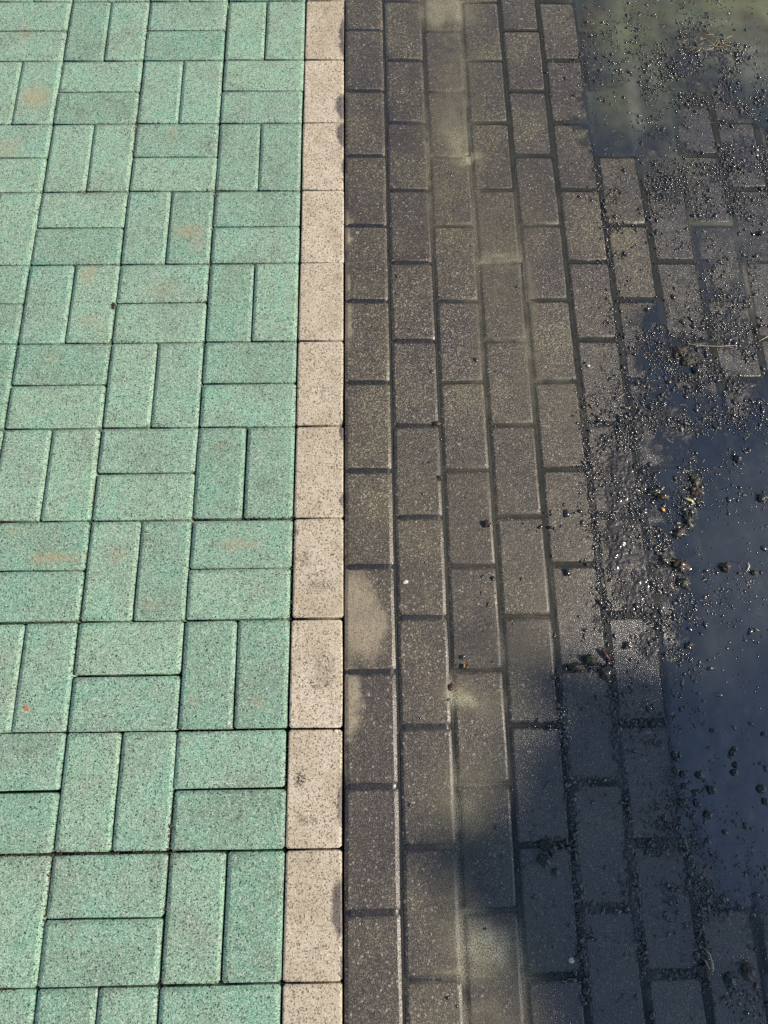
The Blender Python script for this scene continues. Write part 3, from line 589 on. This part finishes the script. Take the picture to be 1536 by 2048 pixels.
gt = bpy.data.objects.new('grass_tuft', None); COL.objects.link(gt); gt.location = (0, 0, 0); tag(gt, 'tuft of yellow-green grass blades growing from a shaded joint', 'grass tuft')
for k, (pts, ml) in enumerate([([(1424, 1948), (1426, 1930), (1420, 1908), (1404, 1893)], M_LEAF), ([(1420, 1950), (1414, 1930), (1406, 1912), (1398, 1890)], M_MOSS), ([(1416, 1952), (1404, 1946), (1394, 1938)], M_MOSS), ([(1422, 1950), (1419, 1936), (1410, 1920)], M_STRAW), ([(1418, 1953), (1408, 1952), (1396, 1950)], M_BROWN), ([(1424, 1950), (1428, 1940), (1425, 1920)], M_LEAF)]):
    strip('blade', pts, [1.6, 2.4, 1.8, .6][:len(pts)], ml, lift=[1 + 2 * q for q in range(len(pts))], parent=gt)
lump('root_clod', (1412, 1946), (22, 18, 7), M_BROWN, 33, .7).parent = gt
tag(lump('leaf_mould', (1497, 1945), (16, 20, 10), M_BROWN, 26, .7), 'pointed dark brown leaf clump alone on shaded wet paving', 'leaf mould')
tag(lump('mud_clod', (1464, 1962), (16, 20, 7), M_ALGAE, 27, .6, .5), 'slanting black clod beside the pointed brown leaf clump', 'mud clod')
tag(lump('mud_clod', (1088, 1722), (20, 16, 9), M_ALGAE, 28, .8), 'dark shaded clod below a grass-fibre knot on dark pavers', 'mud clod')
tag(lump('fibre_knot', (1096, 1690), (26, 16, 9), M_MOSS, 29, .9, freq=3.2), 'knot of dark fibres at the end of a shaded paver joint', 'fibre knot')
tag(lump('fibre_knot', (1108, 1702), (13, 18, 10), M_ALGAE, 30, .6), 'rounded black knot hanging below the fibre knot in shade', 'fibre knot')
tag(lump('mud_clod', (1112, 1745), (12, 11, 7), M_ALGAE, 31, .4), 'small round black clod alone on a shaded paver', 'mud clod')
tag(lump('mud_clod', (1452, 1133), (17, 16, 12), M_MOSS, 32, .8, freq=3), 'bristly black clod rising from the grey puddle near a white husk', 'mud clod')
tag(lump('mud_clod', (1511, 1144), (11, 10, 7), M_MOSS, 34, .6), 'round dark clod floating just past the white husk', 'mud clod')
tag(lump('mud_clod', (1477, 915), (12, 16, 10), M_ALGAE, 35, .6), 'tall black clod among fine crumbs at the puddle edge', 'mud clod')
tag(lump('mud_clod', (1525, 994), (14, 16, 9), M_ALGAE, 36, .6), 'black clod on open grey water by the frame edge', 'mud clod')
tag(lump('mud_clod', (1394, 738), (16, 14, 10), M_ALGAE, 37, .6), 'black clod in muddy water below the long straw stalk', 'mud clod')
tag(lump('mud_clod', (1523, 464), (14, 12, 9), M_ALGAE, 38, .5), 'black clod on pale silty water at the frame edge', 'mud clod')
for k, (a, b, d) in enumerate([(1310, 982, (26, 14, 9)), (1328, 992, (24, 16, 10)), (1392, 960, (18, 26, 9)), (1394, 980, (22, 20, 9)), (1378, 1040, (16, 34, 9)), (1360, 1065, (24, 20, 9)), (1332, 1120, (26, 16, 10)), (1362, 1130, (30, 26, 10)), (1370, 1165, (26, 18, 8)), (1360, 700, (30, 26, 10)), (1376, 720, (28, 24, 9)), (1260, 1290, (22, 14, 8)), (1380, 1290, (18, 12, 8))]):
    o = lump('mud_clod', (a, b), (d[0] * .8, d[1] * .8, d[2] * .8), (M_MOSS, M_BROWN)[k % 2], 60 + k, 1.35, sink=.45, freq=4.5)
    tag(o, ('ragged clod just above the amber leaf scrap, left of its pair', 'ragged clod just above the amber leaf scrap, right of its pair', 'ragged clod above the yellow-green leaf scrap, upper of two', 'ragged clod touching the top of the yellow-green leaf scrap',
            'narrow upright clod below the yellow-green leaf scrap', 'flat ragged clod just below the narrow upright clod', 'leftmost ragged clod of a three-clod heap in wet grit', 'largest ragged clod of a three-clod heap in wet grit', 'lowest ragged clod of a three-clod heap in wet grit',
            'ragged clod under the left end of the long straw stalk', 'ragged clod below the long straw stalk, nearer its middle', 'ragged clod just right of the red-brown twig', 'lone ragged clod where the shadow edge crosses the puddle')[k], 'mud clod', 'ragged clods in the wet grit')
for k, (a, b, s_) in enumerate([(1428, 1461, 10), (1351, 1509, 11), (1355, 1518, 8), (1354, 1541, 12), (1368, 1549, 14), (1370, 1572, 11), (1365, 1606, 14), (1397, 1607, 13), (1425, 1580, 15), (1401, 1550, 14), (1418, 1630, 14), (1472, 1498, 10), (1467, 1507, 11), (1474, 1530, 11), (1472, 1545, 13), (1525, 1578, 15), (1534, 1604, 12), (1453, 1665, 9), (1530, 1468, 9), (1392, 1585, 10), (1330, 1638, 9), (1338, 1650, 9), (1290, 1448, 10), (1306, 1447, 9), (1322, 1487, 11)]):
    o = lump('algae_clump', (a, b), (s_, s_ * .9, s_ * .75), M_ALGAE, 100 + k, .35, k * .7, sink=.35, freq=1.6)
    tag(o, 'small round black algae clump on the blue shaded part of the puddle', 'algae clump', 'algae clumps floating on the shaded puddle')
tag(lump('moss_crumb', (228, 612), (8, 16, 4), M_BROWN, 41, .6), 'brown dried moss crumb in the joint between green pavers', 'moss crumb')
tag(lump('paint_flake', (53, 1417), (14, 7, 1.4), M_ORANGE, 42, .5, -.5), 'bright orange flake lying on a green paver', 'flake')
tag(lump('moss_clump', (873, 845), (14, 10, 6), M_MOSS, 43, .8, freq=3), 'olive moss clump at the crossing of two wet joints', 'moss clump')
tag(lump('moss_clump', (880, 955), (11, 10, 5), M_MOSS, 44, .8, freq=3), 'smaller olive moss clump on a wet joint between dark pavers', 'moss clump')
rt = bpy.data.objects.new('root_tangle', None); COL.objects.link(rt); tag(rt, 'tangle of pale dry roots on murky green water', 'roots')
rr = random.Random(77)
for k in range(34):
    a, b = 1350 + 110 * rr.random(), 84 + rr.gauss(0, 9) - 8 * math.sin(k); L = rr.uniform(9, 22); an = rr.gauss(-.2, .5); cu = rr.gauss(0, .6)
    pts = [(a + L * t_ * math.cos(an + cu * t_), b + L * t_ * math.sin(an + cu * t_)) for t_ in (0, .35, .7, 1)]
    strip('root', pts, [rr.uniform(.7, 1.3)] * 3 + [.4], (M_STRAW, M_STRAW, M_BROWN)[k % 3], h=.001, lift=[rr.uniform(.5, 4) for _ in range(4)], parent=rt)

# ------------------------------------------------------------------ unseen tree, added and shaped to cast the shadow on the puddle
POLY = [(1900, 1340), (1536, 1342), (1420, 1352), (1300, 1345), (1150, 1352), (1050, 1345), (1000, 1375), (1008, 1440), (1040, 1500), (1062, 1570), (1050, 1620), (985, 1640), (905, 1665), (868, 1740), (858, 1800), (880, 1838), (960, 1842), (1035, 1862), (1075, 1905), (1120, 1965), (1150, 2048), (1170, 2300), (1500, 2500), (2000, 2400), (2150, 1800)]
PW = np.array([gp(a, b)[:2] for a, b in POLY])
def inside(x, y, P):
    r = np.zeros(len(x), bool); j = len(P) - 1
    for i in range(len(P)):
        c = ((P[i, 1] > y) != (P[j, 1] > y)) & (x < (P[j, 0] - P[i, 0]) * (y - P[i, 1]) / (P[j, 1] - P[i, 1] + 1e-12) + P[i, 0]); r ^= c; j = i
    return r
M_BARK = simple('bark', (.06, .045, .03), (.16, .125, .09), 40, .9, bump=.01)
M_FOLIAGE = simple('foliage', (.035, .07, .018), (.075, .13, .035), 6, .5)
tree = bpy.data.objects.new('shadow_caster_tree', None); COL.objects.link(tree); tag(tree, 'unseen tree added to cast the shadow over the lower corner of the puddle', 'tree')
lobe = .06; n1 = 26000; lx = RNG.uniform(.1, 2.4, n1); ly = RNG.uniform(-1.2, .7, n1); jx = (fbm(lx * 7, ly * 7, 301, 3) - .5) * .26; jy = (fbm(lx * 7, ly * 7, 302, 3) - .5) * .26; ok = inside(lx + jx, ly + jy, PW) & (RNG.uniform(0, 1, n1) < .22 + .78 * sstep(.24, .46, fbm(lx * 6, ly * 6, 305, 3))); lx, ly = lx[ok], ly[ok]
mid_ = np.array([1.15, -.15]); rr_ = np.hypot((lx - mid_[0]) / 1.1, (ly - mid_[1]) / .9)
hz = 6.4 + RNG.uniform(-1, 1, len(lx)) * .85 * np.sqrt(np.clip(1.25 - rr_, .06, 1))
LP = np.stack([lx, ly, 0 * lx], 1) + S[None] * (hz / S[2])[:, None]  # leaves set sunward of the wanted shadow outline, so they block the sun there
m_ = len(LP); L_ = RNG.uniform(.055, .095, m_); W_ = L_ * RNG.uniform(.45, .6, m_)
d1 = RNG.normal(0, 1, (m_, 3)); d1[:, 2] *= .5; d1 /= np.linalg.norm(d1, axis=1)[:, None]; d2 = np.cross(d1, RNG.normal(0, 1, (m_, 3))); d2 /= np.linalg.norm(d2, axis=1)[:, None]; nn = np.cross(d1, d2)
quad = np.stack([LP - d1 * (L_ / 2)[:, None], LP + d2 * (W_ / 2)[:, None] + nn * .006, LP + d1 * (L_ / 2)[:, None], LP - d2 * (W_ / 2)[:, None] + nn * .006], 1)
cr_ = fast_mesh('crown', quad.reshape(-1, 3), np.arange(m_ * 4).reshape(-1, 4), M_FOLIAGE, tree)
ctr = LP.mean(0); bx, by = ctr[0] + .5, ctr[1] - .4
tube('trunk', [(bx, by, -.05), (bx + .03, by, .6), (bx - .02, by + .05, 1.3), (bx - .1, by + .1, 1.9), (bx - .15, by + .15, 3.6), (ctr[0] + .1, ctr[1] - .1, 6.0)], [.15, .12, .105, .095, .08, .05], M_BARK, tree, 10)
for k in range(7):
    e = LP[RNG.integers(0, m_)]; s0 = np.array([bx - .1, by + .1, 3.2 + .35 * k]); q = s0 + (e - s0) * .5 + np.array([0, 0, .12])
    tube('limb', [s0, q, s0 + (e - s0) * .93], [.045, .028, .010], M_BARK, tree, 7)
